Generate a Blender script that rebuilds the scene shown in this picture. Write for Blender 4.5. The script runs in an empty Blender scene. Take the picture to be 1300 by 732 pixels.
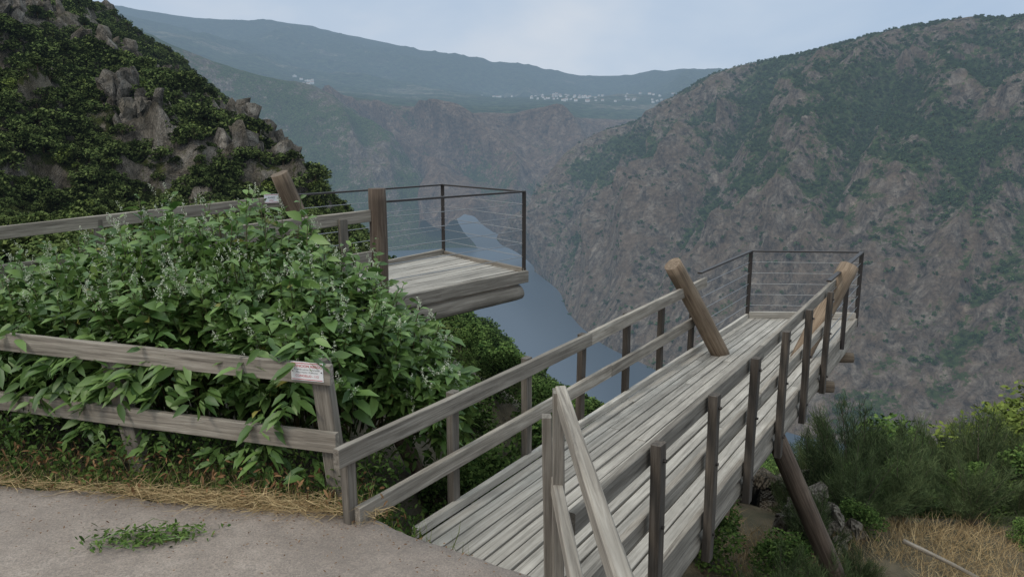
import bpy, math, random, bmesh
import numpy as np
from mathutils import Vector, Matrix
random.seed(7); rng=np.random.default_rng(7)
EYE=2.65; PITCH=math.radians(10.8); SP,CP=math.sin(PITCH),math.cos(PITCH)
scene=bpy.context.scene
scene.view_settings.view_transform='Standard'
scene.view_settings.look='None'; scene.view_settings.exposure=0

# ---- image pixels -> sight-line slopes -> world points at an assumed distance
def tz_of(v):
    y=(366-np.asarray(v,float))/950.; return (-SP+y*CP)/(CP+y*SP)
def tx_of(u,v):
    y=(366-np.asarray(v,float))/950.; return (np.asarray(u,float)-650)/950./(CP+y*SP)
def from_pixel(u,v,Y): return (float(tx_of(u,v))*Y, Y, EYE+float(tz_of(v))*Y)

# ---------------- numpy noise
def _h(ix,iy,iz,s):
    n=(ix*374761393+iy*668265263+iz*2147483647+s*1274126177)&0xffffffff
    n=((n^(n>>13))*1274126177)&0xffffffff
    n=((n^(n>>16))*2246822519)&0xffffffff
    return ((n^(n>>15))&0xffffff)/float(0xffffff)
def vn(p,s=0):
    i=np.floor(p).astype(np.int64); f=p-i; u=f*f*(3-2*f)
    x,y,z=i[...,0],i[...,1],i[...,2]; a,b,c=u[...,0],u[...,1],u[...,2]
    def L(p,q,t): return p+(q-p)*t
    return L(L(L(_h(x,y,z,s),_h(x+1,y,z,s),a),L(_h(x,y+1,z,s),_h(x+1,y+1,z,s),a),b),
             L(L(_h(x,y,z+1,s),_h(x+1,y,z+1,s),a),L(_h(x,y+1,z+1,s),_h(x+1,y+1,z+1,s),a),b),c)
def fbm(p,o=5,s=0,ridge=False):
    t=np.zeros(p.shape[:-1]); a=.5; w=0
    for k in range(o):
        n=vn(p*(2.03**k)+17.3*k,s+k)
        if ridge: n=1-np.abs(2*n-1)
        t+=a*n; w+=a; a*=.5
    return t/w
def sstep(x,a,b):
    t=np.clip((x-a)/(b-a),0,1); return t*t*(3-2*t)

# ---------------- materials
def newmat(name):
    m=bpy.data.materials.new(name); m.use_nodes=True; nt=m.node_tree
    for n in list(nt.nodes): nt.nodes.remove(n)
    return m,nt
class NB:
    def __init__(s,nt): s.nt=nt
    def n(s,t,**k):
        nd=s.nt.nodes.new(t)
        for a,b in k.items():
            if a=='inp':
                for i,v in b.items():
                    if isinstance(v,bpy.types.NodeSocket): s.nt.links.new(v,nd.inputs[i])
                    else: nd.inputs[i].default_value=v
            else: setattr(nd,a,b)
        return nd
    def math(s,op,a,b=0.0):
        return s.n('ShaderNodeMath',operation=op,inp={0:a,1:b}).outputs[0]
    def mix(s,f,a,b,mode='MIX'):
        nd=s.n('ShaderNodeMix',data_type='RGBA',blend_type=mode)
        for i,v in ((0,f),(6,a),(7,b)):
            if isinstance(v,bpy.types.NodeSocket): s.nt.links.new(v,nd.inputs[i])
            else: nd.inputs[i].default_value=(v if i==0 else (*v,1))
        return nd.outputs[2]
    def ramp(s,f,stops):
        nd=s.n('ShaderNodeValToRGB',inp={0:f}); e=nd.color_ramp.elements
        while len(e)<len(stops): e.new(.5)
        for i,(p,c) in enumerate(stops):
            e[i].position=p; e[i].color=(*c,1) if isinstance(c,tuple) else (c,c,c,1)
        return nd.outputs[0]
    def noise(s,vec,scale,det=5,rough=.6,dist=0):
        return s.n('ShaderNodeTexNoise',inp={'Vector':vec,'Scale':scale,'Detail':det,'Roughness':rough,'Distortion':dist}).outputs[0]
    def mapping(s,vec,sc):
        return s.n('ShaderNodeMapping',inp={'Vector':vec,'Scale':sc}).outputs[0]

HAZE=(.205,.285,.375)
def haze_group():  # haze painted into the materials: blue emission growing with distance, no air volume
    g=bpy.data.node_groups.new('painted_haze','ShaderNodeTree')
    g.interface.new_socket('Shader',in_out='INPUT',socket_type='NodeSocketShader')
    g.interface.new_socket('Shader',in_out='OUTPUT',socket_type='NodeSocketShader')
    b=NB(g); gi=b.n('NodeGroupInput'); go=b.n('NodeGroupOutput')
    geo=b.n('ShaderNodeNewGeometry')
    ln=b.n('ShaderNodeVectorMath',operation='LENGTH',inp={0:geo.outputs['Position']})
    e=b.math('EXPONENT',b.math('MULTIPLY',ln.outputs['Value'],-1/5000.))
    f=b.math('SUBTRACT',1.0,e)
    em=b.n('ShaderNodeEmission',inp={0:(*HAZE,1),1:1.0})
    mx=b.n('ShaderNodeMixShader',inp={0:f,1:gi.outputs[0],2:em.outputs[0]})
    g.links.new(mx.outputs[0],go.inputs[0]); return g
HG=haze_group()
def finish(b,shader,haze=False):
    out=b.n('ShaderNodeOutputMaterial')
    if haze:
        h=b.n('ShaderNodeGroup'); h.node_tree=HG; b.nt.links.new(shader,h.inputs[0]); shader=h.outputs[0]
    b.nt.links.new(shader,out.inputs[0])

def wood_mat(name,dark,mid,light):
    m,nt=newmat(name); b=NB(nt)
    tc=b.n('ShaderNodeTexCoord'); oi=b.n('ShaderNodeObjectInfo')
    off=b.n('ShaderNodeCombineXYZ',inp={0:b.math('MULTIPLY',oi.outputs['Random'],37.),1:b.math('MULTIPLY',oi.outputs['Random'],11.),2:0.0})
    v=b.n('ShaderNodeVectorMath',operation='ADD',inp={0:tc.outputs['Object'],1:off.outputs[0]}).outputs[0]
    g=b.noise(b.mapping(v,(1.6,38,38)),1.0,5,.7,.6)
    g2=b.noise(b.mapping(v,(.8,6,6)),1.0,3,.5,.3)
    big=b.noise(v,2.2,4,.6)
    c=b.ramp(g,[(.30,dark),(.5,mid),(.70,light)])
    c=b.mix(b.math('MULTIPLY',b.ramp(g2,[(.35,0.0),(.65,1.0)]),.45),c,dark)
    c=b.mix(b.ramp(big,[(.45,0.0),(.75,.55)]),c,tuple(x*.5 for x in mid))
    br=b.math('ADD',b.math('MULTIPLY',oi.outputs['Random'],.46),.74)
    c=b.mix(1.0,c,b.n('ShaderNodeCombineColor',inp={0:br,1:br,2:br}).outputs[0],'MULTIPLY')
    bp=b.n('ShaderNodeBump',inp={'Strength':.7,'Distance':.008,'Height':g})
    p=b.n('ShaderNodeBsdfPrincipled',inp={'Base Color':c,'Roughness':.9,'Normal':bp.outputs[0]})
    finish(b,p.outputs[0]); return m
M_RAIL=wood_mat('weathered_rail_wood',(.088,.074,.06),(.265,.232,.19),(.43,.388,.33))
M_DECK=wood_mat('weathered_deck_wood',(.17,.153,.131),(.385,.352,.305),(.53,.492,.435))
M_POST=wood_mat('dark_post_wood',(.022,.017,.013),(.07,.056,.044),(.15,.125,.10))
M_GPOST=wood_mat('grey_post_wood',(.05,.043,.035),(.16,.138,.113),(.28,.25,.21))
M_LOG=wood_mat('log_wood',(.08,.055,.036),(.20,.145,.098),(.31,.24,.17))
M_LOGD=wood_mat('dark_log_wood',(.035,.024,.017),(.10,.07,.05),(.20,.155,.115))

def simple_mat(name,col,rough=.6,metal=0,var=.25,scale=20):
    m,nt=newmat(name); b=NB(nt); tc=b.n('ShaderNodeTexCoord')
    n=b.noise(tc.outputs['Object'],scale,4)
    c=b.mix(n,tuple(x*(1-var) for x in col),tuple(min(1,x*(1+var)) for x in col))
    p=b.n('ShaderNodeBsdfPrincipled',inp={'Base Color':c,'Roughness':rough,'Metallic':metal}); finish(b,p.outputs[0]); return m
M_STEEL=simple_mat('dark_steel',(.05,.042,.038),.5,.5)
M_CABLE=simple_mat('steel_cable',(.30,.30,.30),.4,.8)
M_PLATE=simple_mat('sign_white_enamel',(.72,.72,.72),.4,0,.08,8)
M_RED=simple_mat('sign_red_paint',(.5,.04,.04),.5)
M_BLACK=simple_mat('sign_black_paint',(.04,.04,.04),.5)

def leaf_mat(name,a,bcol,haze=False,trans=.22,rough=.5,objvar=.4):
    m,nt=newmat(name); b=NB(nt); geo=b.n('ShaderNodeNewGeometry'); oi=b.n('ShaderNodeObjectInfo')
    c=b.mix(geo.outputs['Random Per Island'],a,bcol)
    br=b.math('ADD',b.math('MULTIPLY',oi.outputs['Random'],objvar),1-objvar/2)
    c=b.mix(1.0,c,b.n('ShaderNodeCombineColor',inp={0:br,1:br,2:br}).outputs[0],'MULTIPLY')
    if trans>0:
        p=b.n('ShaderNodeBsdfPrincipled',inp={'Base Color':c,'Roughness':rough})
        t=b.n('ShaderNodeBsdfTranslucent',inp={0:c})
        sh=b.n('ShaderNodeMixShader',inp={0:trans,1:p.outputs[0],2:t.outputs[0]}).outputs[0]
    else: sh=b.n('ShaderNodeBsdfDiffuse',inp={'Color':c}).outputs[0]
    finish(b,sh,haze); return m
M_POKE=leaf_mat('broad_leaf',(.055,.125,.026),(.215,.345,.09),trans=.27,rough=.48)
M_POKE2=leaf_mat('yellowing_leaf',(.22,.22,.04),(.34,.31,.08))
M_FLOWER=leaf_mat('flower_spike',(.42,.48,.32),(.62,.62,.5))
M_STEM=leaf_mat('green_stem',(.07,.12,.03),(.14,.10,.05))
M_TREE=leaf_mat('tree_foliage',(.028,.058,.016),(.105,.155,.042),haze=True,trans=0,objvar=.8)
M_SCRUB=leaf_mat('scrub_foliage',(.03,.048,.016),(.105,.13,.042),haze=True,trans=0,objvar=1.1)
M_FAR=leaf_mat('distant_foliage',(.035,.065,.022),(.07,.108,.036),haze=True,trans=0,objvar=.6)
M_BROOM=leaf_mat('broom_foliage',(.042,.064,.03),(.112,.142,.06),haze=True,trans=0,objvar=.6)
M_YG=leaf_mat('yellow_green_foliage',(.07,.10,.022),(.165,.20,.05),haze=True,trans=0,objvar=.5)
M_STRAW=leaf_mat('straw',(.24,.16,.08),(.55,.42,.23),trans=0)
M_DEAD=leaf_mat('dead_leaf',(.09,.045,.025),(.24,.14,.07),trans=0)
M_BARK=simple_mat('bark',(.10,.08,.06),.9)
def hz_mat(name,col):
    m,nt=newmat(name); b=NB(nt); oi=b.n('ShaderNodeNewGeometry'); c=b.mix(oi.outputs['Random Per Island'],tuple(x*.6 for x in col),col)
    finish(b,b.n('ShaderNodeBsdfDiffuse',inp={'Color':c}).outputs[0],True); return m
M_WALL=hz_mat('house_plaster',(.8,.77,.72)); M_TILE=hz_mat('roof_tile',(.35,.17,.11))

def hill_mat(name,rk,gr,S=1.0,bump=1.0,lo=.42,hi=.58):
    m,nt=newmat(name); b=NB(nt); tc=b.n('ShaderNodeTexCoord'); v=tc.outputs['Object']
    at=b.n('ShaderNodeAttribute',attribute_name='veg')
    n1=b.noise(v,.03*S,5,.68,.2)
    n2=b.noise(v,.2*S,4,.7)
    f=b.math('ADD',at.outputs['Fac'],b.math('MULTIPLY',b.math('SUBTRACT',n1,.5),1.5))
    f=b.math('ADD',f,b.math('MULTIPLY',b.math('SUBTRACT',n2,.5),1.3))
    veg=b.ramp(f,[(lo,0.0),(hi,1.0)])
    vor=b.n('ShaderNodeTexVoronoi',inp={'Vector':v,'Scale':.15*S}).outputs['Distance']
    g=b.ramp(vor,[(.0,gr[1]),(.5,gr[0]),(.9,tuple(x*.35 for x in gr[0]))])
    g=b.mix(b.ramp(n2,[(.4,0.0),(.7,.6)]),g,gr[2])
    rn=b.noise(b.mapping(v,(1,1,.4)),.07*S,6,.78,.5)
    r=b.ramp(rn,[(.36,rk[0]),(.49,rk[1]),(.64,rk[2])])
    r=b.mix(b.math('MULTIPLY',b.ramp(n1,[(.42,0.0),(.58,1.0)]),.6),r,rk[3])
    c=b.mix(veg,r,g)
    h=b.math('ADD',b.math('MULTIPLY',rn,1.5),b.math('MULTIPLY',vor,-.45))
    bp=b.n('ShaderNodeBump',inp={'Strength':1.0,'Distance':11.0*bump/S,'Height':h})
    p=b.n('ShaderNodeBsdfDiffuse',inp={'Color':c,'Normal':bp.outputs[0]})
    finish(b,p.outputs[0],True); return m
RK=((.042,.034,.028),(.14,.113,.09),(.30,.255,.21),(.195,.138,.094))
GR=((.042,.075,.024),(.078,.12,.038),(.125,.14,.056))
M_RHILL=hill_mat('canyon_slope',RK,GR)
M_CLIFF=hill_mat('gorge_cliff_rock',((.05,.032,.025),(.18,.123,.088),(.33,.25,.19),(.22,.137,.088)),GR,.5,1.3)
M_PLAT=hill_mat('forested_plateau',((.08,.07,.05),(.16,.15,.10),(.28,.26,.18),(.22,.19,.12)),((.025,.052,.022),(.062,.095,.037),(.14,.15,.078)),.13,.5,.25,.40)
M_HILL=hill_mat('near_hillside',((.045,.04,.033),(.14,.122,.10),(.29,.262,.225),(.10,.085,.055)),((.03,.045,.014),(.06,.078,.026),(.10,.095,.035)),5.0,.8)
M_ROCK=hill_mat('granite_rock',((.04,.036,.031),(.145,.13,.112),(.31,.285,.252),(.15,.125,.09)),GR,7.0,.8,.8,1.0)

# ---------------- helpers
def link(ob,parent=None):
    scene.collection.objects.link(ob)
    if parent is not None: ob.parent=parent
    return ob
def empty(name):
    e=bpy.data.objects.new(name,None); e.empty_display_size=.2; scene.collection.objects.link(e); return e
def mesh_ob(name,verts,faces,mat,parent=None,smooth=False):
    me=bpy.data.meshes.new(name); me.from_pydata(verts if isinstance(verts,list) else verts.tolist(),[],faces if isinstance(faces,list) else faces.tolist())
    if smooth: me.polygons.foreach_set('use_smooth',[True]*len(me.polygons))
    for mm in (mat if isinstance(mat,(list,tuple)) else [mat]): me.materials.append(mm)
    me.update()
    return link(bpy.data.objects.new(name,me),parent)
def grid_faces(R,C):
    i=np.arange(R-1)[:,None]*C+np.arange(C-1)[None]; i=i.ravel()
    return np.stack([i,i+1,i+C+1,i+C],1)
def grid_ob(name,P,mat,veg=None,parent=None,smooth=True):
    R,C=P.shape[:2]; ob=mesh_ob(name,P.reshape(-1,3),grid_faces(R,C),mat,parent,smooth)
    if veg is not None:
        a=ob.data.attributes.new('veg','FLOAT','POINT'); a.data.foreach_set('value',veg.ravel().astype(np.float32))
    return ob
def frame(p0,p1,ref=None):
    p0,p1=Vector(p0),Vector(p1); x=(p1-p0); L=x.length; x.normalize()
    if ref is None: ref=Vector((0,0,1)) if abs(x.z)<.8 else Vector((.84,-.54,0))
    ref=Vector(ref); z=(ref-x*ref.dot(x)).normalized(); y=z.cross(x)
    M=Matrix((( x.x,y.x,z.x,p0.x),(x.y,y.y,z.y,p0.y),(x.z,y.z,z.z,p0.z),(0,0,0,1)))
    return M,L
def beam(name,p0,p1,w,h,mat,parent,ref=None,warp=.004):
    M,L=frame(p0,p1,ref); n=max(3,int(L/.25)+1); c=min(w,h)*.10
    a,b=w/2,h/2
    prof=[(-a+c,-b),(a-c,-b),(a,-b+c),(a,b-c),(a-c,b),(-a+c,b),(-a,b-c),(-a,-b+c)]
    vs=[];fs=[]; ph=random.random()*9
    for i in range(n):
        t=i/(n-1); oy=math.sin(ph+t*3.1)*warp*1.5; oz=math.sin(ph*2+t*4)*warp
        for (y,z) in prof:
            vs.append((t*L,y+oy+random.uniform(-1,1)*warp*.5,z+oz+random.uniform(-1,1)*warp*.5))
    for i in range(n-1):
        for k in range(8):
            fs.append((i*8+k,i*8+(k+1)%8,(i+1)*8+(k+1)%8,(i+1)*8+k))
    fs.append(tuple(range(7,-1,-1))); fs.append(tuple((n-1)*8+k for k in range(8)))
    ob=mesh_ob(name,vs,fs,mat,parent); ob.matrix_world=M; return ob
def log(name,p0,p1,r,mat,parent,r2=None,seg=18):
    M,L=frame(p0,p1); r2=r2 or r; n=max(5,int(L/.12)); vs=[];fs=[]
    sd=random.random()*50
    for i in range(n):
        t=i/(n-1)
        for k in range(seg):
            a=2*math.pi*k/seg
            rr=(r+(r2-r)*t)*(1+.05*math.sin(2*a+sd)+.03*math.sin(3*a+sd+t*3)+random.uniform(-.015,.015))
            if i in(0,n-1): rr*=.96
            vs.append((t*L,rr*math.cos(a)+.012*math.sin(sd+t*5),rr*math.sin(a)))
    for i in range(n-1):
        for k in range(seg):
            fs.append((i*seg+k,i*seg+(k+1)%seg,(i+1)*seg+(k+1)%seg,(i+1)*seg+k))
    fs.append(tuple(range(seg-1,-1,-1))); fs.append(tuple((n-1)*seg+k for k in range(seg)))
    ob=mesh_ob(name,vs,fs,mat,parent); ob.matrix_world=M
    ob.data.polygons.foreach_set('use_smooth',[len(p.vertices)==4 for p in ob.data.polygons]); return ob
def rod(name,p0,p1,r,mat,parent,seg=8):
    M,L=frame(p0,p1); vs=[(x,r*math.cos(2*math.pi*k/seg),r*math.sin(2*math.pi*k/seg)) for x in (0,L) for k in range(seg)]
    fs=[(k,(k+1)%seg,seg+(k+1)%seg,seg+k) for k in range(seg)]+[tuple(range(seg-1,-1,-1)),tuple(range(seg,2*seg))]
    ob=mesh_ob(name,vs,fs,mat,parent); ob.matrix_world=M; return ob

# ---------------- leaves
def leaves_arrays(P,D,Ln,Wd,nrm=None,droop=.25):
    N=len(P); D=D/np.linalg.norm(D,axis=1,keepdims=True)
    if nrm is None: nrm=rng.normal(size=(N,3))*.5+np.array([0,0,1.])
    S=np.cross(D,nrm); S/=np.linalg.norm(S,axis=1,keepdims=True)+1e-9
    U=np.cross(S,D); Ln=Ln[:,None]; Wd=Wd[:,None]
    dz=np.zeros((N,3)); dz[:,2]=-1
    def at(t,s,up): return P+D*Ln*t+S*Wd*s+U*Wd*up+dz*Ln*droop*t*t
    V=np.stack([at(0,0,0),at(.28,.42,.14),at(.62,.42,.12),at(1,0,0),at(.62,-.42,.12),at(.28,-.42,.14),at(.3,0,0),at(.64,0,0)],1)
    return V
def leaves_ob(name,P,D,Ln,Wd,mat,parent=None,nrm=None,droop=.25):
    V=leaves_arrays(P,D,Ln,Wd,nrm,droop); N=len(P)
    fs=[]
    base=[(0,1,6),(1,2,7,6),(2,3,7),(0,6,5),(6,7,4,5),(7,3,4)]
    for i in range(N):
        o=i*8; fs.extend([tuple(o+k for k in f) for f in base])
    return mesh_ob(name,V.reshape(-1,3),fs,mat,parent,True)
def quads_arrays(P,size,up=.6,asp=.6,r=rng):
    N=len(P); n=r.normal(size=(N,3)); n[:,2]=np.abs(n[:,2])+up; n/=np.linalg.norm(n,axis=1,keepdims=True)
    a=r.normal(size=(N,3)); a-=n*(a*n).sum(1,keepdims=True); a/=np.linalg.norm(a,axis=1,keepdims=True)
    b=np.cross(n,a); s=size[:,None]
    return np.stack([P-a*s,P-b*s*asp,P+a*s,P+b*s*asp],1)
def tube(path,r0,r1,seg=6):
    vs=[];fs=[]; n=len(path)
    for i,p in enumerate(path):
        r=r0+(r1-r0)*i/(n-1)
        for k in range(seg):
            a=2*math.pi*k/seg; vs.append((p[0]+r*math.cos(a),p[1]+r*math.sin(a),p[2]))
    for i in range(n-1):
        for k in range(seg): fs.append((i*seg+k,i*seg+(k+1)%seg,(i+1)*seg+(k+1)%seg,(i+1)*seg+k))
    return vs,fs
def tree_mesh(name,seed,nl,ls,mat,lumps=12,rad=.42,h0=.30,tall=1.0):
    r=np.random.default_rng(seed); vs=[];fs=[];mi=[]
    v,f=tube([(0,0,-.12),(.01,0,.15),(.03*r.normal(),.03*r.normal(),.4),(.04*r.normal(),.04*r.normal(),.75*tall)],.035,.008)
    vs+=v;fs+=f;mi+=[1]*len(f)
    cs=[]
    for k in range(lumps):
        a=r.uniform(0,6.28); q=r.uniform(0,1)**.5*rad*.8; z=r.uniform(h0,tall*.92)
        q*=math.sin(math.pi*min(1,max(.12,(z-h0+.15)/(tall-h0+.15))))**.6
        c=np.array([q*math.cos(a),q*math.sin(a),z]); cs.append((c,r.uniform(.11,.2)))
        v,f=tube([(0,0,z*.4),tuple(c*.6),tuple(c)],.014,.004,4)
        o=len(vs); vs+=v; fs+=[tuple(o+i for i in q_) for q_ in f]; mi+=[1]*len(f)
    P=[]
    for i in range(nl):
        c,s=cs[r.integers(len(cs))]; d=r.normal(size=3); d/=np.linalg.norm(d); P.append(c+d*s*r.uniform(.35,1.05)**.6*np.array([1.15,1.15,.85]))
    P=np.array(P); Q=quads_arrays(P,r.uniform(.6,1.3,nl)*ls,r=r)
    o=len(vs); vs+=Q.reshape(-1,3).tolist(); fs+=(o+np.arange(nl*4).reshape(-1,4)).tolist(); mi+=[0]*nl
    me=bpy.data.meshes.new(name); me.from_pydata(vs,[],fs); me.materials.append(mat); me.materials.append(M_BARK)
    me.polygons.foreach_set('material_index',mi); me.update(); return me
def broom_mesh(name,seed,n,mat,wid=.0016,rad=.34):
    """feathery shrub: tall limbs fanning from the base, each carrying a plume of fine upright twigs"""
    r=np.random.default_rng(seed); vs=[];fs=[];mi=[]
    limbs=[]
    for k in range(20):
        a=r.uniform(0,6.28); q=rad*r.uniform(.1,1)**.8; h=r.uniform(.35,.85)*(1-.3*(q/rad)**2)
        tip=np.array([q*math.cos(a),q*math.sin(a),h]); mid=tip*np.array([.4,.4,.5])+r.normal(size=3)*.025
        v,f=tube([(0,0,-.05),tuple(mid),tuple(tip)],.010,.002,4); o=len(vs); vs+=v; fs+=[tuple(o+i for i in g) for g in f]; mi+=[1]*len(f)
        limbs.append((mid,tip))
    for i in range(n):
        k=r.integers(len(limbs)); m_,t_=limbs[k]; s=r.uniform(-.25,1.0); p=m_+(t_-m_)*s+r.normal(size=3)*.02
        ax=(t_-m_)/np.linalg.norm(t_-m_); d=ax*1.0+np.array([0,0,.35])+r.normal(size=3)*.55; d/=np.linalg.norm(d)
        L=r.uniform(.05,.18)*(1.1-.4*s); side=np.cross(d,r.normal(size=3)); side/=np.linalg.norm(side)+1e-9; bend=r.normal(size=3)*.012
        o=len(vs)
        vs+= [(p-side*wid).tolist(),(p+side*wid).tolist(),(p+d*L*.5+bend+side*wid).tolist(),(p+d*L*.5+bend-side*wid).tolist(),(p+d*L).tolist()]
        fs+=[(o,o+1,o+2,o+3),(o+3,o+2,o+4)]; mi+=[0,0]
    me=bpy.data.meshes.new(name); me.from_pydata(vs,[],fs); me.materials.append(mat); me.materials.append(M_BARK)
    me.polygons.foreach_set('material_index',mi); me.update(); return me
def instancer(name,me,P,S,parent):
    """one instanced mass: a carrier mesh of tiny faces, the plant is instanced on each face"""
    N=len(P); yaw=rng.uniform(0,6.28,N); c,s=np.cos(yaw)*S/2,np.sin(yaw)*S/2
    z=np.zeros(N)
    Q=np.stack([np.stack([-c+s,-s-c,z],1),np.stack([c+s,s-c,z],1),np.stack([c-s,s+c,z],1),np.stack([-c-s,-s+c,z],1)],1)+P[:,None]
    car=mesh_ob(name,Q.reshape(-1,3),np.arange(N*4).reshape(-1,4),M_BARK,parent)
    ch=bpy.data.objects.new(name+'_plant',me); link(ch,car)
    car.instance_type='FACES'; car.use_instance_faces_scale=True; car.instance_faces_scale=1.0
    car.show_instancer_for_render=False; car.show_instancer_for_viewport=False
    return car
def scatter(P,N,mask=None):
    R,C=P.shape[:2]
    a=P[1:,:-1]-P[:-1,:-1]; b=P[:-1,1:]-P[:-1,:-1]
    w=np.linalg.norm(np.cross(a,b),axis=2)
    if mask is not None: w=w*mask[:-1,:-1]
    w=w.ravel()/w.sum(); idx=rng.choice(len(w),N,p=w); i,j=idx//(C-1),idx%(C-1)
    s,t=rng.random(N)[:,None],rng.random(N)[:,None]
    return P[i,j]*(1-s)*(1-t)+P[i+1,j]*s*(1-t)+P[i,j+1]*(1-s)*t+P[i+1,j+1]*s*t

def cr(K,n):
    m=len(K); t=np.linspace(0,m-1-1e-6,n); i=np.floor(t).astype(int); f=(t-i).reshape(-1,*([1]*(K.ndim-1)))
    g=lambda k:K[np.clip(k,0,m-1)]
    a,b,c,d=g(i-1),g(i),g(i+1),g(i+2)
    return .5*((2*b)+(-a+c)*f+(2*a-5*b+4*c-d)*f*f+(-a+3*b-3*c+d)*f**3)
def loft(rows,R,C):
    K=np.array(rows,float); K=cr(K,R); K=np.swapaxes(K,0,1); K=cr(K,C); return np.swapaxes(K,0,1)
def normals(P):
    du=np.gradient(P,axis=0); dv=np.gradient(P,axis=1); n=np.cross(du,dv); n/=np.linalg.norm(n,axis=2,keepdims=True)+1e-9
    n*=np.sign(n[...,2:3]+1e-6); return n
def gully(R,C,fc,fr,s,skew=.3):
    """spurs and ravines running down the slope"""
    t=np.linspace(0,1,R)[:,None]*np.ones((1,C)); c=np.linspace(0,1,C)[None]*np.ones((R,1))
    w=(vn(np.stack([c*6,t*3,c*0],2),s+90)-.5)*.09
    return fbm(np.stack([(c+w+skew*t*.15)*fc,t*fr,c*0+.5],2),3,s,True)-.6

# ================= DISTANT LAND =================
bank=[(2300,625,600),(1900,620,627),(1350,600,660),(1150,575,705),(1020,560,736),(900,515,845),(822,470,986),(755,435,1130),(718,400,1326),(704,370,1552),(674,345,1805)]
ridge=[(2700,30,850),(1900,16,1000),(1400,16,1250),(1300,22,1350),(1180,32,1450),(1050,64,1600),(950,85,1750),(890,105,1880),(815,152,1980),(735,188,2020),(672,300,1950)]
bankP=[]
for u,v,Y in bank:
    x,y,z=from_pixel(u,v,Y); bankP.append((x+8,y+10,-301))
ridgeP=[from_pixel(*r) for r in ridge]
B=np.array(bankP);Rg=np.array(ridgeP)
rows=[B+np.array([-12,-14,-22])]+[B*(1-t)+Rg*t+np.array([0,0,1])*(b) for t,b in ((.0,0),(.2,0),(.45,-8),(.72,0),(.9,-6),(1,0))]
rows+=[Rg+np.array([120,180,-70]),Rg+np.array([300,450,-330])]
RR,CC=380,720
P=loft(rows,RR,CC); N=normals(P)
tt=np.linspace(0,8,RR)[:,None]
fade=np.clip((tt-1.0)/1.6,0,1)*(1-.95*np.exp(-((tt-6)/1.05)**2))
gl=gully(RR,CC,11,1.6,3,.9)
gul=fbm(P*np.array([1,1,.35])/200.,3,3,True)-.6
mid=fbm(P*np.array([1,1,.5])/75.,4,9,True)-.62
fine=fbm(P*np.array([1,1,.8])/20.,4,21,True)-.5
rocky=sstep(fbm(P/330.,3,41),.44,.58)         # crag belts against smoother scrub slopes
P=P+N*(fade*(gl*185+gul*105+mid*(20+48*rocky)+fine*(4+18*rocky)))[...,None]
N2=normals(P)
low=sstep(-P[...,2],-60,260)
veg=.76+1.4*(fbm(P/200.,4,33)-.5)+ .4*(fbm(P/60.,3,37)-.5) -1.1*gl-.9*gul-.4*mid + .12*sstep(P[...,2],-60,150)+(N2[...,2]-.68)*.8-.17*low-.30*rocky
veg=np.clip(veg,0,1)
grid_ob('canyon_hill',P,M_RHILL,veg)
far1=tree_mesh('distant_tree_a',5,110,.14,M_FAR,8,.5,.15,.8); far2=tree_mesh('distant_tree_b',6,110,.14,M_FAR,9,.6,.12,.7)
msk=sstep(veg,.35,.75)+.07
e=empty('distant_trees')
for k,me in enumerate((far1,far2)):
    p=scatter(P[30:288,:],8500,msk[30:288,:]); p[:,2]-=1.2; instancer('distant_tree_mass_%d'%k,me,p,rng.uniform(3.5,9,len(p)),e)

# --- gorge cliffs beyond
cu=[-100,100,200,280,360,450,520,600,700,760,860,1000,1200]
rv=[70,80,95,104,114,126,138,146,146,154,154,154,154]
rY=[3300,3300,3200,3200,3100,3000,2950,2900,3000,3300,3600,3900,4200]
rim=np.array([from_pixel(u,v,y) for u,v,y in zip(cu,rv,rY)])
low_=np.array([(from_pixel(u,300,y-650)[0],y-650,-310) for u,y in zip(cu,rY)])
m1=np.array([from_pixel(u,262,y-430) for u,y in zip(cu,rY)]); m2=np.array([from_pixel(u,222,y-230) for u,y in zip(cu,rY)])
m3=np.array([from_pixel(u,v+18,y-70) for u,v,y in zip(cu,rv,rY)])
P=loft([low_,m1,m2,m3,rim,rim+np.array([0,160,4])],220,480); N=normals(P); tt=np.linspace(0,5,220)[:,None]
fade=1-.94*sstep(tt,3.0,3.9)
gl=gully(220,480,12,1.4,13,.6)
g=fbm(P*np.array([1,1,.35])/260.,3,51,True)-.6; g2=fbm(P*np.array([1,1,.5])/90.,4,53,True)-.6
P=P+N*(fade*(gl*320+g*110+g2*36))[...,None]
veg=np.clip(.48+1.2*(fbm(P/300.,3,57)-.5)-1.2*gl-.5*g+.6*sstep(tt,3.9,4.5)-.35*np.exp(-((tt-3.2)/.7)**2),0,1)
grid_ob('gorge_cliff',P,M_CLIFF,veg)
# --- left wall of the gorge, dropping from behind the near hill
rp=[(-200,-30,2300),(-60,-12,2300),(60,4,2350),(140,26,2400),(200,52,2450),(260,76,2500),(330,96,2550),(400,114,2600),(445,142,2650),(480,200,2650)]
a=np.array([from_pixel(*q) for q in rp]); foot=np.array([(from_pixel(u+70+max(0,u)*.12,300,Y-420)[0],Y-420,-305) for u,v,Y in rp])
P=loft([foot+[0,-20,-10],foot,foot*.66+a*.34,foot*.33+a*.67+[0,0,10],a,a+np.array([-60,220,-60]),a+np.array([-100,500,-300])],200,300); N=normals(P); tt=np.linspace(0,6,200)[:,None]
fade=np.clip((tt-1)/1,0,1)*(1-.94*np.exp(-((tt-4)/.7)**2)); gl=gully(200,300,8,1.6,23,-.5)
P=P+N*(fade*(gl*170+(fbm(P/130.,4,73,True)-.6)*60))[...,None]
veg=np.clip(.82+1.0*(fbm(P/200.,3,77)-.5)-.8*gl,0,1); grid_ob('gorge_hill',P,M_RHILL,veg)
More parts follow.
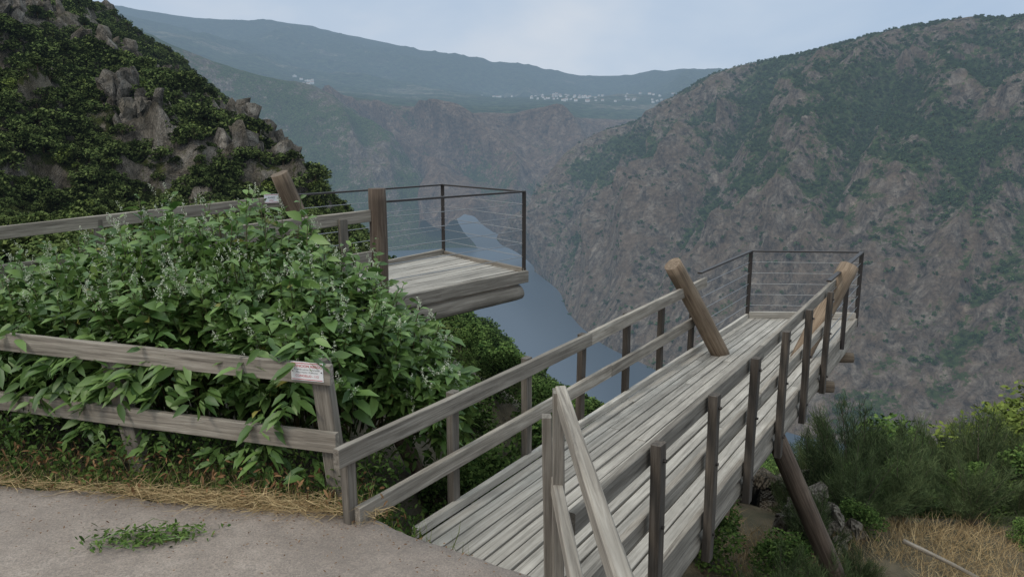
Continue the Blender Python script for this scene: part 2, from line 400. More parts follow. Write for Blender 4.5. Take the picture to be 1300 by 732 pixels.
# --- plateau and skyline
v1=[30,40,55,80,98,112,120,125,126,132,132,132,132]; v2=[5,15,35,52,70,90,103,109,113,115,115,115,115]
v3=[-5,8,19,27,30,46,62,78,95,99,97,97,97]
R0=rim+np.array([0,100,-8])
R1=np.array([from_pixel(u,v,4600) for u,v in zip(cu,v1)]);R2=np.array([from_pixel(u,v,6600) for u,v in zip(cu,v2)])
R3=np.array([from_pixel(u,v,9000) for u,v in zip(cu,v3)]);R4=np.array([from_pixel(u,v+25,11500) for u,v in zip(cu,v3)])
P=loft([R0,R1,R2,R3,R4],260,460); tt=np.linspace(0,4,260)[:,None]
n=fbm(P*np.array([1,.6,0])/900.,4,61,True)-.6
P[...,2]+=n*(40+420*sstep(tt,1.0,2.0))*(1-.93*np.exp(-((tt-3)/.4)**2))*sstep(tt,.0,.3)+ (fbm(P/160.,3,67)-.5)*16
veg=np.clip(.55+1.3*(fbm(P/600.,3,71)-.5)+.25*sstep(tt,1.5,2.2),0,1)
grid_ob('mountain',P,M_PLAT,veg); PLAT=P
# --- villages
ve=empty('village')
hv=[];hf=[];hm=[]
def house(p,s,yaw):
    w,d,h=s*rng.uniform(.8,1.4),s*.7,s*rng.uniform(.6,1.0); c,q=math.cos(yaw),math.sin(yaw); o=len(hv)
    for (x,y,z) in [(-w,-d,-4),(w,-d,-4),(w,d,-4),(-w,d,-4),(-w,-d,h),(w,-d,h),(w,d,h),(-w,d,h),(-w,0,h*1.4),(w,0,h*1.4)]:
        hv.append((p[0]+x*c-y*q,p[1]+x*q+y*c,p[2]+z))
    for f,m_ in [((0,1,5,4),0),((1,2,6,9,5),0),((2,3,7,6),0),((3,0,4,8,7),0),((4,5,9,8),1),((6,7,8,9),1)]:
        hf.append(tuple(o+i for i in f)); hm.append(m_)
flat=PLAT[10:215].reshape(-1,3)
for (u0,u1,Y0,Y1,nh) in [(675,765,4500,5700,85),(765,860,4600,5600,24),(374,398,4400,4900,12),(610,650,5000,5700,8)]:
    for k in range(nh):
        Y=rng.uniform(Y0,Y1); um=(u0+u1)/2; x=(um+np.clip(rng.normal()*.3,-.5,.5)*(u1-u0)-650)/950*Y/1.03
        j=np.argmin((flat[:,0]-x)**2+(flat[:,1]-Y)**2); house((x,Y,flat[j,2]+5),rng.uniform(5,10),rng.uniform(0,3))
hb=mesh_ob('houses',hv,hf,[M_WALL,M_TILE],ve); hb.data.polygons.foreach_set('material_index',hm)

# --- river
m,nt=newmat('river_water'); b=NB(nt); tc=b.n('ShaderNodeTexCoord')
wn=b.noise(b.mapping(tc.outputs['Object'],(1,.5,1)),.10,5,.6)
bp=b.n('ShaderNodeBump',inp={'Strength':.2,'Distance':.5,'Height':wn})
p=b.n('ShaderNodeBsdfPrincipled',inp={'Base Color':(.05,.07,.095,1),'Roughness':.28,'IOR':1.33,'Normal':bp.outputs[0]})
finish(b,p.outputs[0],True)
mesh_ob('river_water',[(-9000,-2000,-300),(9000,-2000,-300),(9000,9000,-300),(-9000,9000,-300)],[(0,1,2,3)],m)

# ================= NEAR HILLSIDE =================
U=np.array([-700,-300,0,100,230,330,410,500,575,640,700,790,900,1020,1150,1300,1700,2200.])
v12=np.array([330,340,345,347,350,370,400,425,455,495,535,580,620,655,655,655,655,660.])
v40=np.array([250,270,290,295,300,320,340,375,418,470,518,560,590,620,622,615,610,610.])
vs_=np.array([-120,-60,-5,8,92,182,285,365,422,458,515,560,590,610,612,600,590,580.])
Ys=np.array([150,150,170,190,210,230,250,250,240,230,200,160,130,100,90,90,90,90.])
Yb=np.array([4000,4000,3800,3600,3200,2900,2600,1900,1280,1050,850,720,690,640,600,580,560,560.])
TX=tx_of(U,np.minimum(vs_,400))
TZ=np.array([tz_of(v12),tz_of(v40),tz_of(vs_),tz_of(vs_)-.06,(-309-EYE)/Yb]); LY=np.log(np.array([U*0+12,U*0+40,Ys,Ys*1.5,Yb]))
def hs(tx,k):
    """hillside point for bearing tx and row parameter k (0..4)"""
    tz=np.array([np.interp(tx,TX,TZ[i]) for i in range(5)]); ly=np.array([np.interp(tx,TX,LY[i]) for i in range(5)])
    i=np.clip(np.floor(k).astype(int),0,3); f=k-i; ar=np.arange(tx.size)
    tzz=tz[i,ar]*(1-f)+tz[i+1,ar]*f; Y=np.exp(ly[i,ar]*(1-f)+ly[i+1,ar]*f)
    return np.stack([tx*Y,Y,EYE+tzz*Y],1)
R,C=460,620
txs=np.linspace(TX[1]-.25,TX[-2],C); ks=np.concatenate([np.linspace(0,2.25,380),np.linspace(2.26,4,80)])
KK,TT=np.meshgrid(ks,txs,indexing='ij'); P=hs(TT.ravel(),KK.ravel()).reshape(R,C,3)
Y=P[...,1]; left=1-sstep(TT,-.28,-.15)
amp=sstep(Y,14,80)
crag=fbm(P*np.array([1,1,.4])/26.,5,81,True)-.6
crag2=fbm(P*np.array([1,1,.5])/7.,4,83,True)-.55
P[...,2]+=amp*((crag*18+crag2*10)*left*(1-.5*sstep(KK,1.8,2.0)*(KK<2.2))+(1-left)*(fbm(P/30.,4,85)-.6)*7)+(fbm(P/2.5,3,88)-.5)*.35
NH=normals(P)
veg=np.clip(.80+.9*(fbm(P/25.,4,91)-.5)*left-1.1*np.maximum(crag,0)*left-.6*sstep(.65-NH[...,2],0,.35)*left+ (1-left)*.3,0,1)
grid_ob('hillside',P,M_HILL,veg); HP=P; HV=veg; HK=KK; HT=TT

# near ground patch
def yedge(x): return np.interp(x,[-14,-3.54,-.9,.15],[5.6,4.82,4.38,3.7])
def hnear(x,y):
    dx=np.maximum(x-.2,0); dy=np.maximum(y-yedge(np.minimum(x,.15)),0); q=np.hypot(dx,dy)
    sl=np.interp(x,[-5,-2,-.5,1,3,4.5,14],[-.01,.08,.33,.52,.48,.36,.36])
    z=.31-sl*q-.45*sstep(q,0,.25)*sstep(x,-.95,-.6)
    up=.23*np.maximum(3-y,0); z=z+up*np.exp(-dx*.5)
    tx=np.clip(x/np.maximum(y,1.),TX[0],TX[-1]); z2=EYE+y*np.interp(tx,TX,TZ[0])
    w=sstep(y,7.5,11.5); return z*(1-w)+z2*w
X,Yy=np.meshgrid(np.linspace(-16,16,260),np.linspace(-9,12.6,190))
Z=hnear(X,Yy)+(fbm(np.stack([X,Yy,X*0],2)/1.2,4,5)-.5)*.16*sstep(np.maximum(X-.2,Yy-yedge(X)),0,.5)
inside=(X<.15)&(Yy<yedge(X)-.05); Z=np.where(inside,Z-.05,Z)
NP_=np.stack([X,Yy,Z],2)
m,nt=newmat('dry_soil'); b=NB(nt); tc=b.n('ShaderNodeTexCoord')
n=b.noise(tc.outputs['Object'],1.3,6,.65); n2=b.noise(tc.outputs['Object'],30,5,.7)
c=b.ramp(n,[(.35,(.045,.045,.02)),(.5,(.10,.08,.045)),(.65,(.19,.15,.09))]); c=b.mix(b.math('MULTIPLY',n2,.6),c,(.035,.032,.02))
bp=b.n('ShaderNodeBump',inp={'Strength':.8,'Distance':.05,'Height':n2}); p=b.n('ShaderNodeBsdfPrincipled',inp={'Base Color':c,'Roughness':.95,'Normal':bp.outputs[0]}); finish(b,p.outputs[0])
grid_ob('ground',NP_,m)

# pavement
m,nt=newmat('concrete_path'); b=NB(nt); tc=b.n('ShaderNodeTexCoord'); v=tc.outputs['Object']
n=b.noise(v,1.1,6,.65,.4); n2=b.noise(v,70,5,.8); n3=b.noise(v,6,6,.75)
c=b.ramp(n,[(.3,(.24,.193,.158)),(.5,(.37,.302,.25)),(.7,(.465,.39,.33))])
c=b.mix(b.ramp(n3,[(.40,.0),(.68,.7)]),c,(.215,.175,.147)); c=b.mix(b.ramp(n2,[(.38,.65),(.58,.0)]),c,(.12,.103,.09))
sp=b.n('ShaderNodeTexVoronoi',inp={'Vector':v,'Scale':75.}).outputs['Distance']; c=b.mix(b.ramp(sp,[(.08,.6),(.22,.0)]),c,(.54,.475,.42))
big=b.noise(v,.45,3,.5); c=b.mix(b.ramp(big,[(.4,.0),(.7,.45)]),c,(.19,.16,.14))
h=b.math('ADD',b.math('MULTIPLY',n2,.6),b.math('MULTIPLY',n3,1.0))
bp=b.n('ShaderNodeBump',inp={'Strength':.9,'Distance':.018,'Height':h}); p=b.n('ShaderNodeBsdfPrincipled',inp={'Base Color':c,'Roughness':.9,'Normal':bp.outputs[0]}); finish(b,p.outputs[0])
xs=np.linspace(-14,.18,400); ye=yedge(xs)+(fbm(np.stack([xs*3,xs*0,xs*0],1),4,2)-.5)*.16
rowsP=[]
for t in np.linspace(0,1,90):
    y=-8+(ye+8)*t; z=.35+.23*np.maximum(3-y,0)+(fbm(np.stack([xs,y,xs*0],1)/.8,3,4)-.5)*.03; rowsP.append(np.stack([xs,y,z],1))
for d in (.02,.12,.7): rowsP.append(rowsP[89]+np.array([0,.015+.03*d,-d]))
PP=np.array(rowsP); sk=PP[:,-1:,:]+np.array([.02,0,-.03]); sk2=sk+np.array([.02,0,-.7])
grid_ob('path',np.concatenate([PP,sk,sk2],1),m)

# ================= RIGHT VIEWING PLATFORM =================
A=Vector((-.381,5.163,0)); dl=Vector((.545,.838,0)).normalized(); Bp=Vector((3.71,11.45,0))
D=Vector((1.095,4.66,0)); dr=Vector((.535,.845,0)).normalized(); Cp=Vector((5.33,11.34,0)); nrm=Vector((.842,-.54,0))
Z=lambda p,z:Vector((p.x,p.y,z))
vp=empty('viewing_platform')
sA=A+dl*(-.55); sD=D+dr*(-2.1); nb=14
for i in range(nb):
    t0=(i+.5)/nb; p0=sA.lerp(sD,t0); p1=Bp.lerp(Cp,t0); wd=(1.50/nb)-.016
    cut=random.uniform(.3,.7); pm=p0.lerp(p1,cut); dd=(p1-p0).normalized()
    for (q0,q1) in ((p0,pm-dd*.003),(pm+dd*.003,p1)):
        beam('deck_board',Z(q0,-.02+random.uniform(-.004,.004)),Z(q1,-.02+random.uniform(-.004,.004)),wd+random.uniform(-.004,.004),.035,M_DECK,vp,warp=.002)
beam('edge_board',Z(A-dl*.5,.03)+nrm*-.02,Z(Bp,.03)+nrm*-.02,.05,.07,M_DECK,vp)
beam('end_board',Z(Bp,.05),Z(Cp,.05),.06,.10,M_DECK,vp)
beam('side_board',Z(D-dr*2.0,-.05)+nrm*.02,Z(Cp,-.05)+nrm*.02,.04,.14,M_RAIL,vp)
log('side_beam',Z(D-dr*2.0,-.23)-nrm*.05,Z(D+dr*7.3,-.23)-nrm*.05,.105,M_RAIL,vp)
log('side_beam',Z(A-dl*.3,-.2)+nrm*.1,Z(A+dl*7.0,-.2)+nrm*.1,.10,M_LOGD,vp)
for s in (1.0,3.0,5.0,6.6):
    log('cross_beam',Z(A+dl*s,-.40)-nrm*.15,Z(D+dr*(s+.5),-.40)+nrm*(.12 if s>4 else -.05),.075,M_LOG,vp)
for s in (0,1.02,2.0,3.03,4.0,5.06):
    p=A+dl*s-nrm*.06; beam('post',Z(p,-.2),Z(p,.90+.01*random.random()),.085,.06,M_GPOST if s<1.5 else M_POST,vp,ref=nrm)
pe=A+dl*-1.05-nrm*.06; beam('post',Z(pe,.1),Z(pe,.86),.085,.06,M_GPOST,vp,ref=nrm)
beam('top_rail',Z(A+dl*-1.2,.83),Z(A+dl*2.05,.85),.045,.125,M_RAIL,vp)
beam('top_rail',Z(A+dl*2.056,.85),Z(A+dl*5.35,.90),.045,.125,M_RAIL,vp)
beam('lower_rail',Z(A+dl*-1.05,.40),Z(A+dl*2.5,.42),.045,.12,M_RAIL,vp)
beam('lower_rail',Z(A+dl*2.506,.42),Z(A+dl*5.3,.44),.045,.12,M_RAIL,vp)
for s in (-.57,.49,1.57,2.67,3.76,4.95):
    p=D+dr*s+nrm*.085; beam('post',Z(p,-.33),Z(p,.93+.01*random.random()),.09,.065,M_POST,vp,ref=nrm)
    for zz in (-.12,.42,.84): rod('bolt',Z(p,zz)+nrm*.03,Z(p,zz)+nrm*.05,.012,M_STEEL,vp)
beam('top_rail',Z(D+dr*-1.5,.83),Z(D+dr*2.1,.85),.045,.12,M_RAIL,vp)
beam('top_rail',Z(D+dr*2.106,.85),Z(D+dr*6.1,.91),.045,.12,M_RAIL,vp)
beam('lower_rail',Z(D+dr*-1.5,.39),Z(D+dr*2.1,.41),.045,.115,M_RAIL,vp)
beam('lower_rail',Z(D+dr*2.106,.41),Z(D+dr*5.6,.43),.045,.115,M_RAIL,vp)
log('brace_log',(2.74,9.42,-.05),(1.93,8.88,1.26),.115,M_LOG,vp,.11)
log('brace_log',(3.66,9.22,-.05),(4.38,9.60,1.12),.115,M_LOG,vp,.12)
log('support_strut',Z(D+dr*2.95,-.25),(3.75,7.05,-2.6),.095,M_LOGD,vp,.105)
log('support_strut',Z(A+dl*3.2,-.25),(.9,8.6,-3.4),.09,M_LOGD,vp,.1)
log('support_strut',(-1.0,6.0,.30),(-.62,6.3,-.62),.07,M_LOG,vp)
def steel_end(par,pts,z0,ht,levels):
    for p in pts[1:-1]:
        beam('steel_post',Z(p,z0-.12),Z(p,z0+ht),.05,.05,M_STEEL,par,ref=(1,0,0),warp=0)
    for a_,b_ in zip(pts[:-1],pts[1:]):
        beam('steel_handrail',Z(a_,z0+ht),Z(b_,z0+ht),.055,.022,M_STEEL,par,warp=0)
        for l in levels: rod('cable',Z(a_,z0+l),Z(b_,z0+l),.0045,M_CABLE,par,6)
steel_end(vp,[A+dl*5.1,Bp-nrm*.02,Cp+Vector((.02,0,0)),D+dr*5.0+nrm*.05],0,1.05,(.2,.37,.54,.71,.88))
pm=D+dr*6.4+nrm*.06; beam('steel_post',Z(pm,-.12),Z(pm,1.05),.05,.05,M_STEEL,vp,ref=(1,0,0),warp=0)

# ================= LEFT VIEWING PLATFORM =================
v2_=empty('viewing_platform'); z0=1.05
E=Vector((-1.03,11.17,0));F=Vector((.153,9.52,0)); G=Vector((-1.75,7.26,0)); H=Vector((-2.88,8.23,0)); nb=15
for i in range(nb):
    t=(i+.5)/nb; beam('deck_board',Z(H.lerp(G,t),z0-.02),Z(E.lerp(F,t),z0-.02),.108,.035,M_DECK,v2_)
fd=(F-G).normalized(); fn=Vector((fd.y,-fd.x,0))
beam('fascia_board',Z(G,z0-.05)+fn*.05,Z(F,z0-.05)+fn*.05,.05,.15,M_RAIL,v2_)
beam('fascia_board',Z(E,z0-.0),Z(F,z0-.0)+fn*.02,.05,.10,M_RAIL,v2_)
beam('back_board',Z(H,z0+.03),Z(E,z0+.03),.05,.08,M_RAIL,v2_)
log('side_beam',Z(G,z0-.24)-fn*.0,Z(F-fd*.12,z0-.24)-fn*.0,.10,M_RAIL,v2_)
log('side_beam',Z(H,z0-.22)+fn*.1,Z(E-fd*.3,z0-.22)+fn*.1,.09,M_LOGD,v2_)
log('support_strut',(-1.3,8.0,z0-.2),(-1.5,8.4,-1.2),.1,M_LOGD,v2_)
LG=Vector((-1.38,7.71,0))
log('corner_log',(-1.38,7.71,.3),(-1.385,7.70,2.22),.098,M_LOGD,v2_,.095)
bl=Vector((-2.56,8.74,0))
steel_end(v2_,[bl,E,F,LG],z0,1.03,(.2,.37,.54,.71,.87))
log('brace_log',(-2.28,9.0,1.0),(-2.64,8.6,2.34),.105,M_LOG,v2_,.10)
beam('top_rail',(-2.6,8.70,2.03),(-5.4,6.25,1.80),.045,.12,M_RAIL,v2_)
beam('lower_rail',(-2.6,8.70,1.66),(-5.4,6.25,1.46),.045,.12,M_RAIL,v2_)
beam('top_rail',(-1.45,7.66,1.95),(-2.9,6.5,1.84),.045,.12,M_RAIL,v2_)
beam('lower_rail',(-1.45,7.66,1.52),(-2.9,6.5,1.40),.045,.12,M_RAIL,v2_)
for p in ((-1.68,7.42,0),(-2.8,6.55,0),(-3.3,8.1,0),(-4.1,7.4,0),(-4.8,6.75,0)):
    beam('post',Vector(p)+Vector((0,0,.3)),Vector(p)+Vector((0,0,1.93)),.085,.06,M_GPOST,v2_,ref=(.6,-.8,0))

# ================= FENCES =================
fe=empty('wooden_fence')
def fy(x): return 4.75+(-1.25-x)*.283
beam('top_rail',(-1.17,fy(-1.2)-.06,1.19),(-4.7,fy(-4.7)-.06,1.22),.045,.135,M_RAIL,fe)
beam('lower_rail',(-1.15,fy(-1.15)-.06,.73),(-4.7,fy(-4.7)-.06,.74),.05,.135,M_RAIL,fe)
beam('post',(-1.16,4.72,.1),(-1.27,4.78,1.26),.125,.085,M_RAIL,fe,ref=(.27,.96,0))
beam('post',(-2.66,5.13,.05),(-2.93,5.24,1.25),.125,.085,M_RAIL,fe,ref=(.27,.96,0))
beam('post',(-4.35,5.62,.1),(-4.4,5.66,1.25),.125,.085,M_RAIL,fe,ref=(.27,.96,0))
f2=empty('wooden_fence')
beam('post',(.245,3.36,-.3),(.215,3.34,1.53),.075,.055,M_RAIL,f2,ref=(1,0,0))
beam('post',(.20,3.47,-.3),(.17,3.46,1.36),.06,.05,M_RAIL,f2,ref=(1,0,0))
beam('top_rail',(.225,3.38,1.50),(.33,1.0,1.52),.05,.085,M_RAIL,f2)
beam('lower_rail',(.215,3.40,1.03),(.30,1.0,1.05),.05,.085,M_RAIL,f2)
beam('post',(.37,1.1,.3),(.37,1.1,1.6),.08,.06,M_RAIL,f2,ref=(1,0,0))

def sign(p,ang,w,h,lines):
    s=empty('warning_sign'); s.location=p; s.rotation_euler=(0,0,ang)
    a,b_,t=w/2,h/2,.003
    mesh_ob('plate',[(-a,-t,-b_),(a,-t,-b_),(a,-t,b_),(-a,-t,b_),(-a,0,-b_),(a,0,-b_),(a,0,b_),(-a,0,b_)],[(0,1,2,3),(5,4,7,6),(4,0,3,7),(1,5,6,2),(3,2,6,7),(4,5,1,0)],M_PLATE,s)
    for (x0,x1,y0,y1) in ((-w/2+.006,w/2-.006,h/2-.010,h/2-.006),(-w/2+.006,w/2-.006,-h/2+.006,-h/2+.010)):
        mesh_ob('border',[(x0,-.0045,y0),(x1,-.0045,y0),(x1,-.0045,y1),(x0,-.0045,y1)],[(0,1,2,3)],M_RED,s)
    for t,sz,y,mm in lines:
        c=bpy.data.curves.new('text','FONT'); c.body=t; c.size=sz; c.align_x='CENTER'; c.materials.append(mm)
        o=bpy.data.objects.new('lettering',c); link(o,s); o.location=(0,-.0055,y); o.rotation_euler=(math.pi/2,0,0)
    for x in (-w/2+.012,w/2-.012): rod('screw',(x,-.003,0),(x,-.008,0),.004,M_STEEL,s)
    return s
sign((-1.335,4.785-.06-.034,1.205),-.276,.235,.125,[('ATENCION RIESGO',.026,.027,M_RED),('Prohibido subirse a la barandilla',.0145,.008,M_BLACK),('Aforo maximo 10 personas',.0145,-.010,M_BLACK),('CONCELLO - 112',.022,-.037,M_RED)])
sign((-2.73,8.53,2.06),.74,.17,.10,[('AVISO',.03,.0,M_BLACK),('peligro',.02,-.025,M_RED)])

# ================= POKEWEED BUSH =================
def ztop(x): return np.interp(x,[-4.8,-4.1,-3.4,-3.0,-2.1,-1.45,-1.1,-.8,-.55,-.42],[1.6,1.75,2.02,2.16,2.2,1.95,1.6,1.32,1.05,.75])
LP=[];LD=[];LL=[];FP=[];FD=[];sv=[];sf=[]
for i in range(820):
    x=rng.uniform(-4.75,-.42); zt=ztop(x)+rng.normal()*.07; yf=fy(x)+.12; dep=rng.random()**1.3
    y=max(yf,4.95)+dep*1.7
    zz=.25+(zt-.25)*(1-.32*(1-dep)**2)*(rng.uniform(.25,1)**.55 if rng.random()<.62 else rng.uniform(.85,1.05))
    if x>-1.1: y=rng.uniform(5.35,6.5)
    tip=np.array([x,y,zz])
    base=np.array([x*.8-.42+rng.normal()*.12,max(y,5.4)*.4+5.9*.6,.15])
    out=tip-np.array([-2.4,6.4,.6]); out/=np.linalg.norm(out)
    mids=base*.45+tip*.55+np.array([0,0,.22])+rng.normal(size=3)*.04
    n=int(rng.integers(14,24))
    def bez(t): return base*(1-t)**2+2*mids*t*(1-t)+tip*t*t
    pts=[bez(t) for t in np.linspace(0.2,1,7)]
    v,f=tube(pts,.008,.003,5); o=len(sv); sv+=v; sf+=[tuple(o+k for k in g_) for g_ in f]
    ph=rng.uniform(0,6.28); sc=rng.uniform(.65,1.2)
    for k in range(n):
        t=.45+.55*(k/(n-1))**.8; p=bez(t); a=ph+k*2.4
        d=np.array([math.cos(a),math.sin(a),rng.uniform(-.2,.9)*(.4+t)])+out*.35
        d[1]-=.15
        LP.append(p+rng.normal(size=3)*.012); LD.append(d); LL.append(sc*rng.uniform(.10,.19)*(1.12-.5*(t>.93)))
    if rng.random()<.42 and zz>zt*.5:
        for _ in range(int(rng.integers(1,4))):
            FP.append(tip+rng.normal(size=3)*.035); FD.append(np.array([rng.normal()*.5,rng.normal()*.5-.2,1.0]))
for i in range(70):
    x=rng.uniform(-4.3,-1.35); p0=np.array([x,fy(x)+.05,rng.choice([1.28,1.05,.95,.6])+rng.uniform(-.1,.12)])
    for k in range(7):
        a=rng.uniform(0,6.28); LP.append(p0+np.array([math.cos(a)*.05,-.02-.02*k,-.015*k])); LD.append(np.array([math.cos(a),-.45,rng.uniform(-.5,.3)])); LL.append(rng.uniform(.09,.17))
LP=np.array(LP);LD=np.array(LD);LL=np.array(LL)
keep=~((LP[:,0]>-1.3)&(LP[:,1]<5.0)); LP,LD,LL=LP[keep],LD[keep],LL[keep]
bush=empty('pokeweed_bush')
yl=rng.random(len(LP))<.008
nr=rng.normal(size=LP.shape)*.5+np.array([0,-.25,1.])
leaves_ob('leaves',LP[~yl],LD[~yl],LL[~yl],LL[~yl]*rng.uniform(.34,.5,(~yl).sum()),M_POKE,bush,nr[~yl],.35)
leaves_ob('yellow_leaves',LP[yl],LD[yl],LL[yl]*.8,LL[yl]*.36,M_POKE2,bush,nr[yl],.5)
mesh_ob('stems',sv,sf,M_STEM,bush,True)
bp_=[];bd=[]
for p,d in zip(FP,FD):
    d=d/np.linalg.norm(d); L=rng.uniform(.07,.14)
    for k in range(30):
        t=rng.random(); o=rng.normal(size=3); bp_.append(p+d*L*t+o*.0045*(1.3-t)); bd.append(o+d*.5)
bp_=np.array(bp_);bd=np.array(bd)
leaves_ob('flower_spikes',bp_,bd,rng.uniform(.008,.014,len(bp_)),rng.uniform(.006,.01,len(bp_)),M_FLOWER,bush)
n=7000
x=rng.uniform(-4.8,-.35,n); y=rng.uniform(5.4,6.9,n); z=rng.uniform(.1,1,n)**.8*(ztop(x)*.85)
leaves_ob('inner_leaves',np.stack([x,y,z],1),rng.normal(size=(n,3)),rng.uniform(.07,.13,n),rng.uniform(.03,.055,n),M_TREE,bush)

# undergrowth at fence foot
ug=empty('undergrowth')
n=9000; x=rng.uniform(-4.9,-.6,n); off=rng.uniform(0,1,n)**1.1*1.0; y=yedge(x)+.04+off; z=hnear(x,y)+rng.uniform(0,.40,n)*np.clip(off*3,.12,1)
kk=fbm(np.stack([x,y,x*0],1)/.35,3,18)>.38; x,y,z=x[kk],y[kk],z[kk]; n=len(x)
leaves_ob('weeds',np.stack([x,y,z],1),rng.normal(size=(n,3))+[0,0,.4],rng.uniform(.025,.07,n),rng.uniform(.012,.032,n),M_TREE,ug)
n=800; x=rng.uniform(-4.9,-.6,n); y=yedge(x)+rng.uniform(0,1,n)*.5-.02; z=hnear(x,y)+rng.uniform(.03,.25,n)
leaves_ob('dead_leaves',np.stack([x,y,z],1),rng.normal(size=(n,3)),rng.uniform(.03,.07,n),rng.uniform(.01,.022,n),M_DEAD,ug)
def blades(name,P,D,L,W,mat,parent):
    N=len(P); D=D/np.linalg.norm(D,axis=1,keepdims=True); S=np.cross(D,rng.normal(size=(N,3))); S/=np.linalg.norm(S,axis=1,keepdims=True)
    c=rng.normal(size=(N,3))*.12; L=L[:,None];W=W[:,None]
    V=np.stack([P-S*W,P+S*W,P+D*L*.5+c*L+S*W*.8,P+D*L*.5+c*L-S*W*.8,P+D*L+c*L*.4],1)
    o=np.arange(N)*5; fs=np.stack([o,o+1,o+2,o+3],1).tolist()+np.stack([o+3,o+2,o+4],1).tolist()
    return mesh_ob(name,V.reshape(-1,3),fs,mat,parent)
n=2300; x=rng.uniform(-3.9,-.85,n); x=np.where(rng.random(n)<.6,rng.normal(-1.8,.5,n),x); x=np.clip(x,-4.2,-.85); off=rng.normal(0,.05,n); y=yedge(x)+.01+off*np.clip((x+4)/2,.4,1); z=np.where(off<0,.36,.37)+rng.uniform(0,.03,n)
d=rng.normal(size=(n,3)); d[:,0]*=1.6; d[:,2]=np.abs(d[:,2])*.12; blades('straw',np.stack([x,y,z],1),d,rng.uniform(.06,.24,n),rng.uniform(.0010,.0022,n),M_STRAW,ug)
n=500; x=rng.uniform(-4.9,-.9,n); y=yedge(x)+rng.uniform(.05,.5,n); d=rng.normal(size=(n,3))*.6+[0,0,.8]; blades('grass',np.stack([x,y,hnear(x,y)],1),d,rng.uniform(.1,.3,n),rng.uniform(.0012,.0025,n),M_STRAW,ug)
n=1300; x=rng.uniform(-4.9,-.2,n); y=yedge(x)+rng.uniform(.02,.4,n); d=rng.normal(size=(n,3))*.5+[0,0,.8]; blades('green_grass',np.stack([x,y,hnear(x,y)],1),d,rng.uniform(.08,.25,n),rng.uniform(.0015,.003,n),M_YG,ug)
cw=empty('cut_weeds'); n=420
cx=rng.normal(0,1,n); x=-2.15+cx*.16; y=4.08+rng.normal(0,.055,n)+cx*.03; z=.365+rng.uniform(0,.05,n)
d=rng.normal(size=(n,3)); d[:,2]*=.3; leaves_ob('leaves',np.stack([x,y,z],1),d,rng.uniform(.02,.06,n),rng.uniform(.008,.02,n),M_TREE,cw)
d=np.stack([np.ones(40),rng.normal(0,.3,40),rng.normal(0,.08,40)],1); blades('stalks',np.stack([rng.uniform(-2.5,-2.0,40),4.08+rng.normal(0,.05,40),np.full(40,.375)],1),d,rng.uniform(.15,.3,40),np.full(40,.003),M_POKE,cw)
n=450; x=rng.uniform(-4,.1,n); y=yedge(x)-np.abs(rng.normal(0,.4,n))-.03; ok=y>3.0; x,y=x[ok],y[ok]; n=len(x)
d=rng.normal(size=(n,3)); d[:,2]*=.1; leaves_ob('litter',np.stack([x,y,np.full(n,.372)],1),d,rng.uniform(.008,.03,n),rng.uniform(.004,.012,n),M_DEAD,ug,np.tile([0,0,1.],(n,1))+rng.normal(size=(n,3))*.1,0.05)

# ================= HILL VEGETATION =================
tv=[tree_mesh('tree_a',11,1200,.055,M_TREE,16),tree_mesh('tree_b',12,1200,.05,M_TREE,20,.48,.22,.9),tree_mesh('tree_c',13,1000,.06,M_TREE,12,.36,.2,1.1)]
sv_=[tree_mesh('scrub_a',21,480,.07,M_SCRUB,12,.6,.05,.55),tree_mesh('scrub_b',22,480,.065,M_SCRUB,14,.7,.04,.5)]
e=empty('hillside_scrub')
mk=(sstep(HV,.35,.65)+.06)*(HK>.2)*(HK<2.1)*(1-sstep(HT,-.2,-.05))/ (1+HP[...,1]/90)**1.2
for k,me in enumerate(sv_):
    p=scatter(HP,10500,mk); instancer('scrub_mass_%d'%k,me,p,rng.uniform(1.0,3.6,len(p))*np.clip(p[:,1]/90,.3,1.0),e)
yg=tree_mesh('scrub_y',23,420,.07,M_YG,12,.6,.05,.55); p=scatter(HP,1500,mk); instancer('scrub_mass_yellow',yg,p,rng.uniform(.9,2.6,len(p))*np.clip(p[:,1]/90,.3,1.0),e)
e=empty('hillside_trees')
mk=1.0*(HK>.45)*(HK<2.15)*sstep(HT,-.25,-.1)/(1+(HP[...,1]/60)**1.2)
for k,me in enumerate(tv):
    p=scatter(HP,1500,mk); p[:,2]-=.3; instancer('tree_mass_%d'%k,me,p,rng.uniform(2.0,4.6,len(p))*np.clip(p[:,1]/110,.3,1.0),e)

# rock outcrops: stacked, cracked weathered blocks
def crags(name,items,mat):
    bm=bmesh.new()
    for (c,s,tall) in items:
        for k in range(9):
            cc=Vector(c)+Vector((rng.normal()*s*.5,rng.normal()*s*.4,rng.normal()*s*.26)); b2=bmesh.new()
            ax=np.array([rng.uniform(.26,.58),rng.uniform(.28,.5),rng.uniform(.4,.85)*tall])*s; tilt=rng.normal()*.18
            for q in range(15):
                d_=rng.normal(size=3); d_/=np.abs(d_).max()**.75*np.linalg.norm(d_)**.25; q_=d_*ax*rng.uniform(.68,.84); q_[0]+=q_[2]*tilt
                b2.verts.new((Vector(q_.tolist())+cc))
            bmesh.ops.convex_hull(b2,input=b2.verts)
            me=bpy.data.meshes.new('tmp'); b2.to_mesh(me); bm.from_mesh(me); bpy.data.meshes.remove(me); b2.free()
    me=bpy.data.meshes.new(name); bm.to_mesh(me); bm.free(); me.materials.append(mat)
    return link(bpy.data.objects.new(name,me))
its=[]
def hpt(u,k):
    u=float(u); j=(np.abs(HK[:,0]-k)).argmin(); c_=(np.abs(HT[j]-(u-650)/950/1.02)).argmin(); return HP[j,c_]
